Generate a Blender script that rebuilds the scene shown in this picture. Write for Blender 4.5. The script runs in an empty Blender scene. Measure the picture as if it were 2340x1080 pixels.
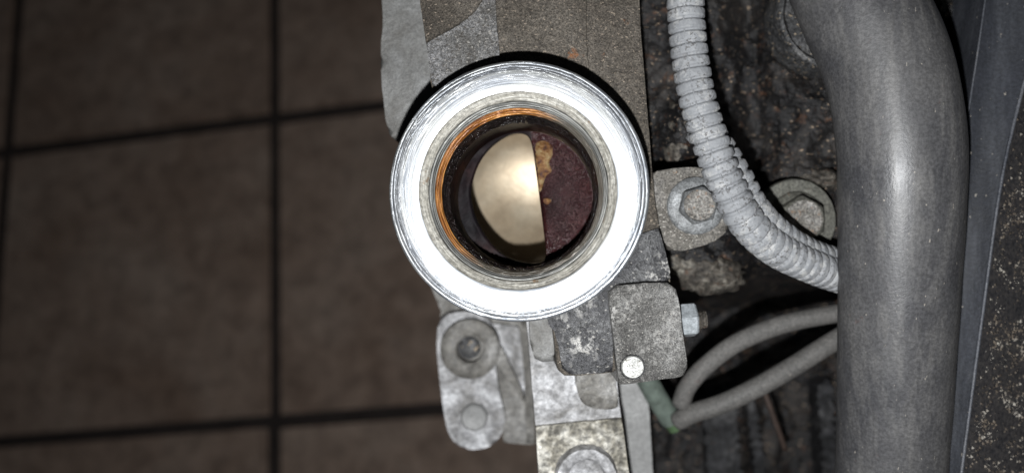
import bpy, bmesh, math, random
from mathutils import Vector, Matrix, noise

random.seed(7)
# ------------------------------------------------------------------ frame, camera, light
F = 1836.0            # focal length of the phone lens, in photo pixels
CZ = 0.18             # lens height above the rim of the filler neck (m)
UP = Vector((-0.144, 0.221, 0.965)).normalized()          # floor normal in the engine frame
Q = UP.rotation_difference(Vector((0, 0, 1))).to_matrix().to_4x4()
FLOOR_O = Vector((0.3 * -1.7924, 0.3 * 0.3013, CZ - 0.3 * 2.8369))   # a tile corner in the engine frame
Q = Matrix.Translation((0, 0, -(Q @ FLOOR_O).z)) @ Q       # floor at world z = 0
scene = bpy.context.scene
COL = scene.collection

cam = bpy.data.cameras.new('camera')
cam.sensor_width = 36.0
cam.lens = 36.0 * F / 2340.0
cam.clip_start = 0.005
cam.clip_end = 50
cam.dof.use_dof = True
cam.dof.focus_distance = CZ + 0.006
cam.dof.aperture_fstop = 8.5
camo = bpy.data.objects.new('camera', cam)
COL.objects.link(camo)
camo.matrix_world = Q @ Matrix.Translation((0, 0, CZ))
scene.camera = camo

world = bpy.data.worlds.new('World')
scene.world = world
world.use_nodes = True
bg = world.node_tree.nodes['Background']
bg.inputs[0].default_value = (0.75, 0.85, 1.0, 1)
bg.inputs[1].default_value = 0.009

fl = bpy.data.lights.new('phone_flash', 'AREA')
fl.shape = 'DISK'
fl.size = 0.004
fl.energy = 0.80
fl.color = (0.97, 0.985, 1.0)
flo = bpy.data.objects.new('phone_flash', fl)
COL.objects.link(flo)
flo.matrix_world = Q @ Matrix.Translation((-0.003, -0.029, CZ - 0.002))

scene.view_settings.view_transform = 'Standard'
scene.view_settings.look = 'None'
scene.view_settings.exposure = 0.0
scene.view_settings.gamma = 1.0
scene.cycles.sample_clamp_indirect = 4.0


# ------------------------------------------------------------------ helpers
def P(px, py, z):
    """photo position seen at height z over the rim plane -> point in the engine frame"""
    s = (CZ - z) / F
    return Vector(((px - 1170) * s, (540 - py) * s, z))


def S(z):
    return (CZ - z) / F


def tag(o, label=None, cat=None, group=None, kind=None):
    for k, v in (('label', label), ('category', cat), ('group', group), ('kind', kind)):
        if v:
            o[k] = v
    return o


def thing(name, base, label, cat, group=None, rot=None):
    o = bpy.data.objects.new(name, None)
    o.empty_display_size = 0.005
    COL.objects.link(o)
    m = Matrix.Translation(base)
    if rot is not None:
        m = m @ rot
    o.matrix_world = Q @ m
    o['inv'] = [x for r in m.inverted() for x in r]
    return tag(o, label, cat, group)


def obj(name, bm, mat, parent=None, smooth=None, local=False, base=None, label=None):
    """link one mesh; vertices are in the engine frame unless local"""
    if parent is not None and not local:
        p = parent
        m = Matrix.Identity(4)
        if p.parent is not None:
            p = p.parent
        if 'inv' in p:
            v = list(p['inv'])
            m = Matrix([v[0:4], v[4:8], v[8:12], v[12:16]])
        bm.transform(m)
    if parent is None and base is not None:
        bm.transform(Matrix.Translation(-Vector(base)))
    me = bpy.data.meshes.new(name)
    bmesh.ops.recalc_face_normals(bm, faces=bm.faces[:])
    bm.to_mesh(me)
    bm.free()
    me.materials.append(mat)
    if smooth is not None:
        me.polygons.foreach_set('use_smooth', [True] * len(me.polygons))
        if smooth < 180:
            me.set_sharp_from_angle(angle=math.radians(smooth))
    o = bpy.data.objects.new(name, me)
    COL.objects.link(o)
    if parent is not None:
        o.parent = parent
    else:
        o.matrix_world = Q @ Matrix.Translation(base if base is not None else (0, 0, 0))
    if label:
        o['label'] = label
    return o


def done():
    for o in bpy.data.objects:
        if 'inv' in o:
            del o['inv']


def catmull(pts, step):
    """smooth curve through points, resampled"""
    pts = [Vector(p) for p in pts]
    out = []
    for i in range(len(pts) - 1):
        p0 = pts[max(i - 1, 0)]
        p1, p2 = pts[i], pts[i + 1]
        p3 = pts[min(i + 2, len(pts) - 1)]
        n = 24
        for k in range(n):
            t = k / n
            out.append(0.5 * ((2 * p1) + (p2 - p0) * t + (2 * p0 - 5 * p1 + 4 * p2 - p3) * t * t
                              + (3 * p1 - p0 - 3 * p2 + p3) * t ** 3))
    out.append(pts[-1])
    res = [out[0]]
    acc = 0.0
    for a, b in zip(out, out[1:]):
        d = (b - a).length
        while acc + d >= step:
            t = (step - acc) / d
            a = a.lerp(b, t)
            res.append(a.copy())
            d = (b - a).length
            acc = 0.0
        acc += d
    return res


def tube_bm(path, rad, seg=28, cap=True):
    """rad(i, s, ang) -> radius"""
    bm = bmesh.new()
    rings = []
    nrm = None
    s = 0.0
    for i, p in enumerate(path):
        a = path[max(i - 1, 0)]
        b = path[min(i + 1, len(path) - 1)]
        t = (b - a).normalized()
        if nrm is None:
            nrm = t.cross(Vector((0.03, 0.05, 1))).normalized()
        nrm = (nrm - t * nrm.dot(t)).normalized()
        bi = t.cross(nrm)
        if i:
            s += (p - path[i - 1]).length
        ring = []
        for k in range(seg):
            an = 2 * math.pi * k / seg
            r = rad(i, s, an)
            ring.append(bm.verts.new(p + nrm * (r * math.cos(an)) + bi * (r * math.sin(an))))
        rings.append(ring)
    for r0, r1 in zip(rings, rings[1:]):
        for k in range(seg):
            bm.faces.new((r0[k], r0[(k + 1) % seg], r1[(k + 1) % seg], r1[k]))
    if cap:
        bm.faces.new(rings[0])
        bm.faces.new(rings[-1])
    return bm


def lathe_bm(prof, seg=96, jit=0.0, ctr=(0, 0)):
    """prof: (r, z) list, local frame"""
    bm = bmesh.new()
    rings = []
    for j, (r, z) in enumerate(prof):
        ring = []
        for k in range(seg):
            a = 2 * math.pi * k / seg
            rr = r
            if jit:
                rr += jit * noise.noise(Vector((math.cos(a) * 9, math.sin(a) * 9, j * 3.1)))
            ring.append(bm.verts.new((ctr[0] + rr * math.cos(a), ctr[1] + rr * math.sin(a), z)))
        rings.append(ring)
    for r0, r1 in zip(rings, rings[1:]):
        for k in range(seg):
            bm.faces.new((r0[k], r0[(k + 1) % seg], r1[(k + 1) % seg], r1[k]))
    return bm


def rough(pts, step, jit, closed=True, seed=0):
    out = []
    n = len(pts)
    for i in range(n if closed else n - 1):
        a, b = Vector(pts[i]), Vector(pts[(i + 1) % n])
        d = b - a
        m = max(1, int(d.length / step))
        per = Vector((-d.y, d.x, 0))
        if per.length:
            per.normalize()
        for k in range(m):
            p = a + d * (k / m)
            if k:
                p = p + per * jit * noise.noise(Vector((p.x * 700, p.y * 700, seed + 0.5)))
            out.append(p)
    return out


def slab_bm(px, z, th, bev=0.0004, seg=2, tilt=(0, 0), jit=0.00012, step=0.0016, draft=0.0):
    """outline in photo positions at height z, extruded th downwards; tilt = dz per metre"""
    base = [P(x, y, z) for x, y in px]
    c = sum(base, Vector()) / len(base)
    pts = rough(base, step, jit, seed=len(px) + z * 1000) if jit else base
    for p in pts:
        p.z = z + (p.x - c.x) * tilt[0] + (p.y - c.y) * tilt[1]
    bm = bmesh.new()
    top = [bm.verts.new(p) for p in pts]
    bot = []
    for p in pts:
        d = Vector((p.x - c.x, p.y - c.y, 0))
        if d.length:
            d.normalize()
        bot.append(bm.verts.new(Vector((p.x, p.y, p.z - th)) + d * draft))
    n = len(pts)
    f = bm.faces.new(top)
    bm.faces.new(list(reversed(bot)))
    for i in range(n):
        bm.faces.new((top[i], bot[i], bot[(i + 1) % n], top[(i + 1) % n]))
    if bev:
        es = list(f.edges)
        bmesh.ops.bevel(bm, geom=es, offset=bev, segments=seg, profile=0.5, affect='EDGES', clamp_overlap=True)
    bmesh.ops.triangulate(bm, faces=[q for q in bm.faces if len(q.verts) > 4])
    return bm


def circ(cx, cy, r, n=40, a0=0.0, a1=360.0):
    return [(cx + r * math.cos(math.radians(a0 + (a1 - a0) * i / n)),
             cy + r * math.sin(math.radians(a0 + (a1 - a0) * i / n))) for i in range(n)]


def spx(pts, n=10):
    """smooth closed photo outline"""
    m = len(pts)
    out = []
    for i in range(m):
        p0, p1, p2, p3 = (Vector((*pts[(i + d) % m], 0)) for d in (-1, 0, 1, 2))
        for k in range(n):
            t = k / n
            v = 0.5 * ((2 * p1) + (p2 - p0) * t + (2 * p0 - 5 * p1 + 4 * p2 - p3) * t * t
                       + (3 * p1 - p0 - 3 * p2 + p3) * t ** 3)
            out.append((v.x, v.y))
    return out


# ------------------------------------------------------------------ materials
class NT:
    def __init__(self, name):
        self.m = bpy.data.materials.new(name)
        self.m.use_nodes = True
        self.t = self.m.node_tree
        self.b = self.t.nodes['Principled BSDF']
        self.tc = self.t.nodes.new('ShaderNodeTexCoord')

    def n(self, kind, **kw):
        nd = self.t.nodes.new('ShaderNode' + kind)
        for k, v in kw.items():
            setattr(nd, k, v)
        return nd

    def l(self, a, b):
        self.t.links.new(a, b)

    def noise(self, scale, detail=4, rough=0.6, vec=None, dist=0.0):
        nd = self.n('TexNoise')
        nd.inputs['Scale'].default_value = scale
        nd.inputs['Detail'].default_value = detail
        nd.inputs['Roughness'].default_value = rough
        nd.inputs['Distortion'].default_value = dist
        self.l(vec or self.tc.outputs['Object'], nd.inputs['Vector'])
        return nd.outputs['Fac']

    def mapping(self, scale, vec=None, rot=(0, 0, 0)):
        nd = self.n('Mapping')
        nd.inputs['Scale'].default_value = scale
        nd.inputs['Rotation'].default_value = rot
        self.l(vec or self.tc.outputs['Object'], nd.inputs['Vector'])
        return nd.outputs['Vector']

    def ramp(self, fac, stops, interp='LINEAR'):
        nd = self.n('ValToRGB')
        cr = nd.color_ramp
        cr.interpolation = interp
        while len(cr.elements) < len(stops):
            cr.elements.new(0.5)
        for e, (p, c) in zip(cr.elements, stops):
            e.position = p
            e.color = (*c, 1) if not isinstance(c, (int, float)) else (c, c, c, 1)
        self.l(fac, nd.inputs['Fac'])
        return nd.outputs['Color']

    def mix(self, fac, a, b, mode='MIX'):
        nd = self.n('MixRGB', blend_type=mode)
        for i, v in enumerate((fac, a, b)):
            if isinstance(v, (int, float)):
                nd.inputs[i].default_value = v if i == 0 else (v, v, v, 1)
            elif isinstance(v, tuple):
                nd.inputs[i].default_value = (*v, 1)
            else:
                self.l(v, nd.inputs[i])
        return nd.outputs['Color']

    def math(self, op, a, b=0.0):
        nd = self.n('Math', operation=op)
        for i, v in enumerate((a, b)):
            if isinstance(v, (int, float)):
                nd.inputs[i].default_value = v
            else:
                self.l(v, nd.inputs[i])
        return nd.outputs[0]

    def bump(self, h, dist, strength=1.0, prev=None):
        nd = self.n('Bump')
        nd.inputs['Distance'].default_value = dist
        nd.inputs['Strength'].default_value = strength
        self.l(h, nd.inputs['Height'])
        if prev is not None:
            self.l(prev, nd.inputs['Normal'])
        return nd.outputs['Normal']

    def out(self, color=None, rough=None, metal=None, normal=None, spec=None, coat=None, sss=None):
        for key, v in (('Base Color', color), ('Roughness', rough), ('Metallic', metal), ('Normal', normal),
                       ('Specular IOR Level', spec), ('Coat Weight', coat)):
            if v is None:
                continue
            if isinstance(v, (int, float)):
                self.b.inputs[key].default_value = v
            elif isinstance(v, tuple):
                self.b.inputs[key].default_value = (*v, 1)
            else:
                self.l(v, self.b.inputs[key])
        return self.m


def cast_metal(name, dark, mid, light, grain=1500, big=60, bmp=0.00025, metal=0.3, rough_=0.6,
               rust=None, rust_amt=0.68, patch=0.5, specks=None, amt=0.8, pits=None, worn=None, speck_at=0.64):
    """sand-cast, grimy aluminium: fine grain, large stains, bright worn spots"""
    t = NT(name)
    g = t.noise(grain * 1.5, 2, 0.6)
    g2 = t.noise(grain * 0.45, 5, 0.75)
    b = t.noise(big, 6, 0.68, dist=0.4)
    col = t.ramp(b, [(0.34, dark), (patch, mid), (0.68, light)])
    col = t.mix(amt, col, t.ramp(g, [(0.36, 0.06), (0.5, 0.5), (0.64, 0.98)]), 'OVERLAY')
    col = t.mix(amt * 0.7, col, t.ramp(g2, [(0.36, 0.08), (0.5, 0.5), (0.64, 0.98)]), 'OVERLAY')
    if worn:      # bare metal where the grime has been rubbed off
        w = t.math('MULTIPLY', t.ramp(t.noise(big * 0.8, 3, 0.6), [(0.54, 0.0), (0.63, 1.0)]), t.ramp(g2, [(0.50, 0.0), (0.56, 1.0)]))
        col = t.mix(w, col, worn)
    if specks:
        s = t.noise(grain * 0.8, 2, 0.5, t.mapping((1, 1.5, 1), rot=(0, 0, 0.5)))
        col = t.mix(t.ramp(s, [(speck_at, 0.0), (speck_at + 0.05, 1.0)]), col, specks)
    if pits:
        col = t.mix(t.ramp(t.noise(grain * 0.7, 4, 0.7), [(0.56, 0.0), (0.62, 1.0)]), col, pits)
    if rust:
        r = t.math('MULTIPLY', t.ramp(t.noise(big * 3.1, 5, 0.7), [(rust_amt, 0.0), (rust_amt + 0.05, 1.0)]),
                   t.ramp(g2, [(0.35, 0.2), (0.6, 1.0)]))
        col = t.mix(r, col, rust)
    nb = t.bump(t.math('ADD', g, t.math('MULTIPLY', g2, 1.6)), bmp)
    nb = t.bump(b, bmp * 5, 0.6, nb)
    rr = t.ramp(b, [(0.3, rough_ + 0.15), (0.7, rough_ - 0.1)])
    return t.out(col, rr, metal, nb)


M = {}
M['cast_upper'] = cast_metal('cast_upper', (0.042, 0.034, 0.026), (0.074, 0.063, 0.050), (0.115, 0.101, 0.084), grain=1700, big=38, amt=0.55,
                             rust=(0.24, 0.10, 0.04), rust_amt=0.66, metal=0.1, bmp=0.0004, specks=(0.33, 0.27, 0.21), speck_at=0.645)
M['cast_facet'] = cast_metal('cast_facet', (0.06, 0.055, 0.047), (0.12, 0.117, 0.113), (0.19, 0.19, 0.195), grain=1800,
                             metal=0.15, bmp=0.0003, patch=0.45, amt=0.6, specks=(0.36, 0.34, 0.31), speck_at=0.63, pits=(0.06, 0.053, 0.045))
M['cast_oily'] = cast_metal('cast_oily', (0.012, 0.012, 0.014), (0.030, 0.030, 0.032), (0.075, 0.075, 0.075), grain=1100, big=90,
                            metal=0.15, rough_=0.42, rust=(0.32, 0.14, 0.06), rust_amt=0.72, specks=(0.25, 0.24, 0.22), speck_at=0.67, amt=0.55, worn=(0.36, 0.35, 0.33))
M['cast_worn'] = cast_metal('cast_worn', (0.045, 0.043, 0.040), (0.12, 0.117, 0.11), (0.30, 0.295, 0.285), grain=2000, big=60, amt=0.55, worn=(0.40, 0.39, 0.37),
                            metal=0.2, rough_=0.5, bmp=0.0003, specks=(0.40, 0.38, 0.35), speck_at=0.65)
M['cast_ear'] = cast_metal('cast_ear', (0.075, 0.066, 0.055), (0.13, 0.12, 0.105), (0.19, 0.18, 0.17), grain=1500, big=90, amt=0.55,
                           rust=(0.35, 0.2, 0.1), rust_amt=0.68, metal=0.1, specks=(0.42, 0.40, 0.36))
M['plate_grey'] = cast_metal('plate_grey', (0.10, 0.096, 0.088), (0.155, 0.154, 0.148), (0.23, 0.232, 0.23), grain=1400, big=60,
                             metal=0.1, rough_=0.5, bmp=0.0001, amt=0.22)
M['alu'] = cast_metal('alu', (0.13, 0.125, 0.118), (0.27, 0.268, 0.272), (0.50, 0.505, 0.52), grain=500, big=95,
                      metal=0.1, rough_=0.5, bmp=0.0002, amt=0.35)
M['alu_dirty'] = cast_metal('alu_dirty', (0.075, 0.068, 0.05), (0.22, 0.205, 0.17), (0.50, 0.485, 0.44), grain=420, big=150,
                            metal=0.1, rough_=0.5, bmp=0.0004, amt=0.6)
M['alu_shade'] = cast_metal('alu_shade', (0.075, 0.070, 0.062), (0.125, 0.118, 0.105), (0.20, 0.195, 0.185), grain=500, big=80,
                            metal=0.1, rough_=0.55, bmp=0.0002, amt=0.3)  # darker copy of the aluminium with shade put into its colour
M['bolt'] = cast_metal('bolt', (0.11, 0.115, 0.115), (0.165, 0.17, 0.172), (0.24, 0.25, 0.255), grain=1500, big=150,
                       metal=0.2, rough_=0.45, bmp=0.0001, amt=0.4)
M['bolt_face'] = cast_metal('bolt_face', (0.12, 0.11, 0.095), (0.18, 0.17, 0.155), (0.26, 0.25, 0.235), grain=1300, big=260,
                            rust=(0.22, 0.14, 0.09), rust_amt=0.58, metal=0.1, rough_=0.55, bmp=0.0002, amt=0.6)
M['washer'] = cast_metal('washer', (0.085, 0.084, 0.070), (0.115, 0.113, 0.096), (0.15, 0.147, 0.13), grain=900, big=120, amt=0.4,
                         rust=(0.15, 0.08, 0.05), rust_amt=0.64, metal=0.2, rough_=0.5, bmp=0.0001)
M['pin'] = cast_metal('pin', (0.33, 0.33, 0.31), (0.42, 0.42, 0.40), (0.52, 0.52, 0.49), grain=1500, big=500,
                      metal=0.1, rough_=0.4, bmp=0.0001, amt=0.3, pits=(0.10, 0.09, 0.07))
M['nut'] = cast_metal('nut', (0.24, 0.26, 0.27), (0.31, 0.335, 0.35), (0.40, 0.42, 0.44), grain=1200, big=150,
                      metal=0.15, rough_=0.4, bmp=0.0001, amt=0.25)


def radial(t):
    sx = t.n('SeparateXYZ')
    t.l(t.tc.outputs['Object'], sx.inputs[0])
    x, y = sx.outputs[0], sx.outputs[1]
    r = t.math('SQRT', t.math('ADD', t.math('MULTIPLY', x, x), t.math('MULTIPLY', y, y)))
    cx, cy = t.math('DIVIDE', x, r), t.math('DIVIDE', y, r)
    return r, cx, cy


def streaks(t, r, cx, cy, kr, ka, detail=3, rough=0.65):
    cb = t.n('CombineXYZ')
    t.l(t.math('MULTIPLY', r, kr), cb.inputs[0])
    t.l(t.math('MULTIPLY', cx, ka), cb.inputs[1])
    t.l(t.math('MULTIPLY', cy, ka), cb.inputs[2])
    return t.noise(1.0, detail, rough, cb.outputs[0])


def mat_rim():
    t = NT('machined_rim')
    r, cx, cy = radial(t)
    s1 = streaks(t, r, cx, cy, 2600, 1.6)
    s2 = streaks(t, r, cx, cy, 2000, 3.0, 3)
    blot = t.noise(130, 4, 0.6)
    col = t.ramp(s1, [(0.30, (0.30, 0.32, 0.35)), (0.46, (0.48, 0.50, 0.525)), (0.6, (0.60, 0.61, 0.62))])
    col = t.mix(0.5, col, t.ramp(blot, [(0.35, (0.62, 0.65, 0.70)), (0.55, (0.9, 0.9, 0.9))]), 'MULTIPLY')
    cream = t.ramp(streaks(t, r, cx, cy, 700, 1.0, 2), [(0.5, 0.0), (0.62, 0.35)])
    col = t.mix(cream, col, (0.50, 0.49, 0.42))
    # scuffs: dark broken arcs, crowding toward the outer edge
    edge = t.ramp(t.math('MULTIPLY', r, 1 / 0.030), [(0.78, 0.0), (0.86, 0.25), (0.915, 0.9), (0.985, 1.0)])
    sc = t.ramp(s2, [(0.50, 0.0), (0.56, 1.0)])
    sc = t.math('MULTIPLY', sc, edge)
    col = t.mix(t.math('MULTIPLY', sc, 0.5), col, (0.16, 0.17, 0.19))
    fine = t.ramp(t.noise(1500, 3, 0.7), [(0.62, 0.0), (0.70, 0.6)])
    col = t.mix(t.math('MULTIPLY', fine, edge), col, (0.12, 0.12, 0.13))
    h = t.math('ADD', s1, t.math('MULTIPLY', sc, -0.8))
    nb = t.bump(h, 0.00006)
    return t.out(col, t.ramp(s1, [(0.3, 0.50), (0.7, 0.36)]), 0.8, nb)


def mat_seat():
    t = NT('stained_seat')
    r, cx, cy = radial(t)
    s1 = streaks(t, r, cx, cy, 3500, 3.0)
    g = t.noise(1100, 4, 0.7)
    col = t.ramp(s1, [(0.33, (0.20, 0.19, 0.16)), (0.5, (0.33, 0.315, 0.275)), (0.65, (0.46, 0.45, 0.41))])
    col = t.mix(0.6, col, t.ramp(g, [(0.3, 0.1), (0.5, 0.5), (0.7, 0.9)]), 'OVERLAY')
    st = t.ramp(t.noise(210, 5, 0.7), [(0.62, 0.0), (0.68, 0.8)])
    col = t.mix(st, col, (0.17, 0.09, 0.035))
    return t.out(col, 0.5, 0.25, t.bump(t.math('ADD', s1, g), 0.0002))


def mat_turned():
    t = NT('turned_steel')
    r, cx, cy = radial(t)
    s1 = streaks(t, r, cx, cy, 5200, 1.2)
    col = t.ramp(s1, [(0.33, (0.06, 0.06, 0.055)), (0.5, (0.16, 0.16, 0.15)), (0.66, (0.34, 0.34, 0.32))])
    return t.out(col, 0.42, 0.5, t.bump(s1, 0.0002))


def mat_amber():
    t = NT('amber_varnish')
    r, cx, cy = radial(t)
    s1 = streaks(t, r, cx, cy, 4200, 2.0)
    # amber on one flank only, turning to dark grey-brown round the far flank
    dirn = t.math('ADD', t.math('MULTIPLY', cx, -0.8), t.math('MULTIPLY', cy, 0.45))
    dirn = t.math('ADD', dirn, t.math('MULTIPLY', t.math('SUBTRACT', s1, 0.5), 0.8))
    col = t.ramp(s1, [(0.36, (0.07, 0.018, 0.006)), (0.5, (0.27, 0.10, 0.018)), (0.64, (0.5, 0.24, 0.065))])
    col = t.mix(t.ramp(dirn, [(0.0, 0.0), (0.35, 1.0)]), (0.085, 0.075, 0.06), col)
    return t.out(col, 0.3, 0.2, t.bump(s1, 0.0003))


def mat_varnish(name, c0, c1, c2, grain, bmp, rough_, coat=0.0, spec=0.5):
    t = NT(name)
    g = t.noise(grain, 3, 0.75)
    b = t.noise(90, 4, 0.6)
    col = t.ramp(b, [(0.3, c0), (0.5, c1), (0.7, c2)])
    col = t.mix(0.5, col, t.ramp(g, [(0.35, 0.2), (0.5, 0.5), (0.66, 0.9)]), 'OVERLAY')
    return t.out(col, rough_, 0.0, t.bump(g, bmp), spec=spec, coat=coat)


M['rim'] = mat_rim()
M['seat'] = mat_seat()
M['turned'] = mat_turned()
M['amber'] = mat_amber()
M['bore'] = mat_varnish('bore_varnish', (0.004, 0.0025, 0.0025), (0.007, 0.0035, 0.003), (0.02, 0.007, 0.004), 700, 0.00015, 0.42, spec=0.06)
M['tar_grains'] = mat_varnish('tar_grains', (0.006, 0.005, 0.005), (0.012, 0.008, 0.008), (0.022, 0.014, 0.012), 1500, 0.0001, 0.13)
M['lip'] = mat_varnish('lip_and_dark_wall', (0.005, 0.004, 0.005), (0.009, 0.006, 0.007), (0.018, 0.009, 0.009), 900, 0.0001, 0.55, spec=0.08)
M['tar'] = mat_varnish('tar_crust', (0.006, 0.005, 0.005), (0.011, 0.008, 0.007), (0.028, 0.014, 0.009), 1100, 0.0006, 0.24)
M['baffle'] = mat_varnish('baffle_varnish', (0.011, 0.004, 0.004), (0.021, 0.006, 0.0062), (0.034, 0.010, 0.0095), 1300, 0.0004, 0.2, spec=0.25)
M['grains'] = mat_varnish('baked_grains', (0.013, 0.0045, 0.005), (0.024, 0.0068, 0.0075), (0.04, 0.012, 0.011), 1500, 0.0001, 0.13, spec=0.5)


def mat_flake():
    t = NT('dry_flake')
    g = t.noise(420, 5, 0.7)
    col = t.ramp(g, [(0.34, (0.045, 0.014, 0.008)), (0.45, (0.17, 0.075, 0.02)), (0.56, (0.25, 0.17, 0.075)), (0.7, (0.30, 0.25, 0.15))])
    return t.out(col, 0.55, 0.0, t.bump(t.noise(900, 5, 0.7), 0.0006))


def mat_sump():
    t = NT('oil_tanned_metal')
    b = t.noise(70, 5, 0.6)
    g = t.noise(300, 3, 0.6)
    col = t.ramp(b, [(0.3, (0.33, 0.255, 0.17)), (0.5, (0.42, 0.34, 0.24)), (0.7, (0.48, 0.41, 0.305))])
    col = t.mix(0.18, col, t.ramp(g, [(0.3, 0.2), (0.7, 0.8)]), 'OVERLAY')
    return t.out(col, 0.5, 0.55, t.bump(b, 0.0003), spec=0.4)


M['flake'] = mat_flake()
M['sump'] = mat_sump()


def mat_rubber(name, c0, c1, dust, stretch=(1, 1, 0.15), rough_=0.48, scale=300, bmp=0.00015):
    t = NT(name)
    v = t.mapping(stretch)
    s = t.noise(scale, 4, 0.65, v)
    b = t.noise(45, 5, 0.6)
    g = t.noise(1300, 3, 0.7)
    col = t.ramp(b, [(0.3, c0), (0.7, c1)])
    col = t.mix(t.ramp(s, [(0.45, 0.0), (0.75, 0.55)]), col, dust)
    col = t.mix(0.45, col, t.ramp(g, [(0.35, 0.2), (0.5, 0.5), (0.68, 0.9)]), 'OVERLAY')
    red = t.ramp(t.noise(95, 4, 0.7), [(0.66, 0.0), (0.74, 0.35)])
    col = t.mix(red, col, (0.13, 0.05, 0.04))
    fl = t.ramp(t.noise(750, 2, 0.5, t.mapping((1.6, 0.7, 1))), [(0.72, 0.0), (0.76, 0.8)])
    col = t.mix(fl, col, (0.34, 0.31, 0.27))
    return t.out(col, t.ramp(b, [(0.3, rough_), (0.7, rough_ + 0.2)]), 0.0, t.bump(t.math('ADD', s, g), bmp))


M['hose_big'] = mat_rubber('hose_rubber', (0.052, 0.052, 0.056), (0.094, 0.092, 0.092), (0.18, 0.174, 0.166),
                           stretch=(1, 0.12, 1), scale=330, rough_=0.36, bmp=0.00006)
M['hose_small'] = mat_rubber('cable_rubber', (0.085, 0.082, 0.077), (0.125, 0.12, 0.113), (0.17, 0.16, 0.15), scale=400, rough_=0.6)
M['shroud'] = mat_rubber('shroud_plastic', (0.013, 0.015, 0.020), (0.030, 0.033, 0.042), (0.085, 0.09, 0.102),
                         stretch=(1, 0.1, 1), scale=260, rough_=0.62)
M['shroud_edge_highlight'] = mat_rubber('shroud_edge_highlight', (0.05, 0.055, 0.068), (0.11, 0.115, 0.13), (0.2, 0.2, 0.21),
                              stretch=(1, 0.1, 1), scale=300, rough_=0.35)  # lighter copy of the shroud plastic paints the highlight along its folds


def mat_gritty():
    t = NT('gritty_plastic')
    b = t.noise(40, 4, 0.6)
    col = t.ramp(t.noise(900, 3, 0.6), [(0.3, (0.016, 0.0165, 0.02)), (0.62, (0.05, 0.046, 0.045))])
    return t.out(col, 0.55, 0.0, t.bump(t.noise(900, 3, 0.7), 0.0004))


def mat_grit():
    t = NT('dry_grit')
    oi = t.n('ObjectInfo')
    g = t.noise(300, 1, 0.5)
    col = t.ramp(g, [(0.35, (0.06, 0.047, 0.036)), (0.5, (0.17, 0.138, 0.105)), (0.66, (0.42, 0.39, 0.34))])
    return t.out(col, 0.8, 0.0)


def mat_conduit():
    t = NT('conduit_plastic')
    b = t.noise(130, 4, 0.65)
    g = t.noise(1300, 4, 0.7)
    col = t.ramp(b, [(0.3, (0.20, 0.206, 0.216)), (0.55, (0.27, 0.278, 0.29)), (0.75, (0.35, 0.355, 0.362))])
    d = t.math('MULTIPLY', t.ramp(g, [(0.52, 0.0), (0.60, 0.85)]), t.ramp(t.noise(260, 3, 0.6), [(0.42, 0.0), (0.58, 1.0)]))
    w = t.math('MULTIPLY', t.ramp(t.noise(420, 5, 0.8), [(0.50, 0.0), (0.60, 0.8)]), t.ramp(t.noise(110, 2, 0.6), [(0.4, 0.1), (0.6, 1.0)]))
    col = t.mix(w, col, (0.48, 0.475, 0.46))
    col = t.mix(d, col, (0.075, 0.07, 0.066))
    return t.out(col, 0.55, 0.0, t.bump(g, 0.0003), spec=0.35)


def mat_engine():
    t = NT('oily_block')
    b = t.noise(55, 6, 0.7, dist=0.6)
    g = t.noise(800, 4, 0.7)
    col = t.ramp(b, [(0.33, (0.006, 0.006, 0.007)), (0.52, (0.016, 0.015, 0.015)), (0.70, (0.05, 0.043, 0.038))])
    col = t.mix(0.55, col, t.ramp(g, [(0.35, 0.15), (0.5, 0.5), (0.66, 0.95)]), 'OVERLAY')
    r = t.ramp(t.noise(230, 5, 0.75), [(0.58, 0.0), (0.68, 0.7)])
    col = t.mix(r, col, (0.13, 0.062, 0.032))
    s = t.ramp(t.noise(650, 2, 0.5, t.mapping((1, 1.8, 1), rot=(0, 0, 0.6))), [(0.655, 0.0), (0.70, 0.85)])
    col = t.mix(s, col, (0.36, 0.27, 0.19))
    return t.out(col, t.ramp(b, [(0.3, 0.3), (0.7, 0.6)]), 0.0, t.bump(t.math('ADD', g, t.math('MULTIPLY', b, 2.0)), 0.0008))


M['gritty'] = mat_gritty()
M['grit'] = mat_grit()
M['conduit'] = mat_conduit()
M['engine'] = mat_engine()
M['crusty'] = cast_metal('crusty', (0.022, 0.018, 0.014), (0.075, 0.065, 0.053), (0.22, 0.205, 0.175), grain=600, big=120, amt=0.6,
                         rust=(0.10, 0.055, 0.035), rust_amt=0.60, metal=0.0, bmp=0.0005)
M['dark_part'] = cast_metal('dark_part', (0.008, 0.008, 0.009), (0.019, 0.019, 0.021), (0.045, 0.044, 0.044), grain=300, big=80,
                            metal=0.1, rough_=0.55, rust=(0.08, 0.035, 0.015), rust_amt=0.66)
M['grey_cap'] = cast_metal('grey_cap', (0.035, 0.035, 0.036), (0.055, 0.055, 0.056), (0.085, 0.083, 0.08), grain=900, big=100,
                           metal=0.2, rough_=0.5, specks=(0.35, 0.28, 0.2))
M['grey_strut'] = cast_metal('grey_strut', (0.19, 0.19, 0.185), (0.235, 0.235, 0.23), (0.28, 0.28, 0.275), grain=900, big=60,
                             metal=0.1, rough_=0.5, bmp=0.0001, amt=0.15)


def plain(name, c, rough_=0.6, scale=400):
    t = NT(name)
    g = t.noise(scale, 4, 0.6)
    lo = tuple(x * 0.7 for x in c)
    hi = tuple(min(1, x * 1.3) for x in c)
    return t.out(t.ramp(g, [(0.3, lo), (0.7, hi)]), rough_, 0.0, t.bump(g, 0.0002))


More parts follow.
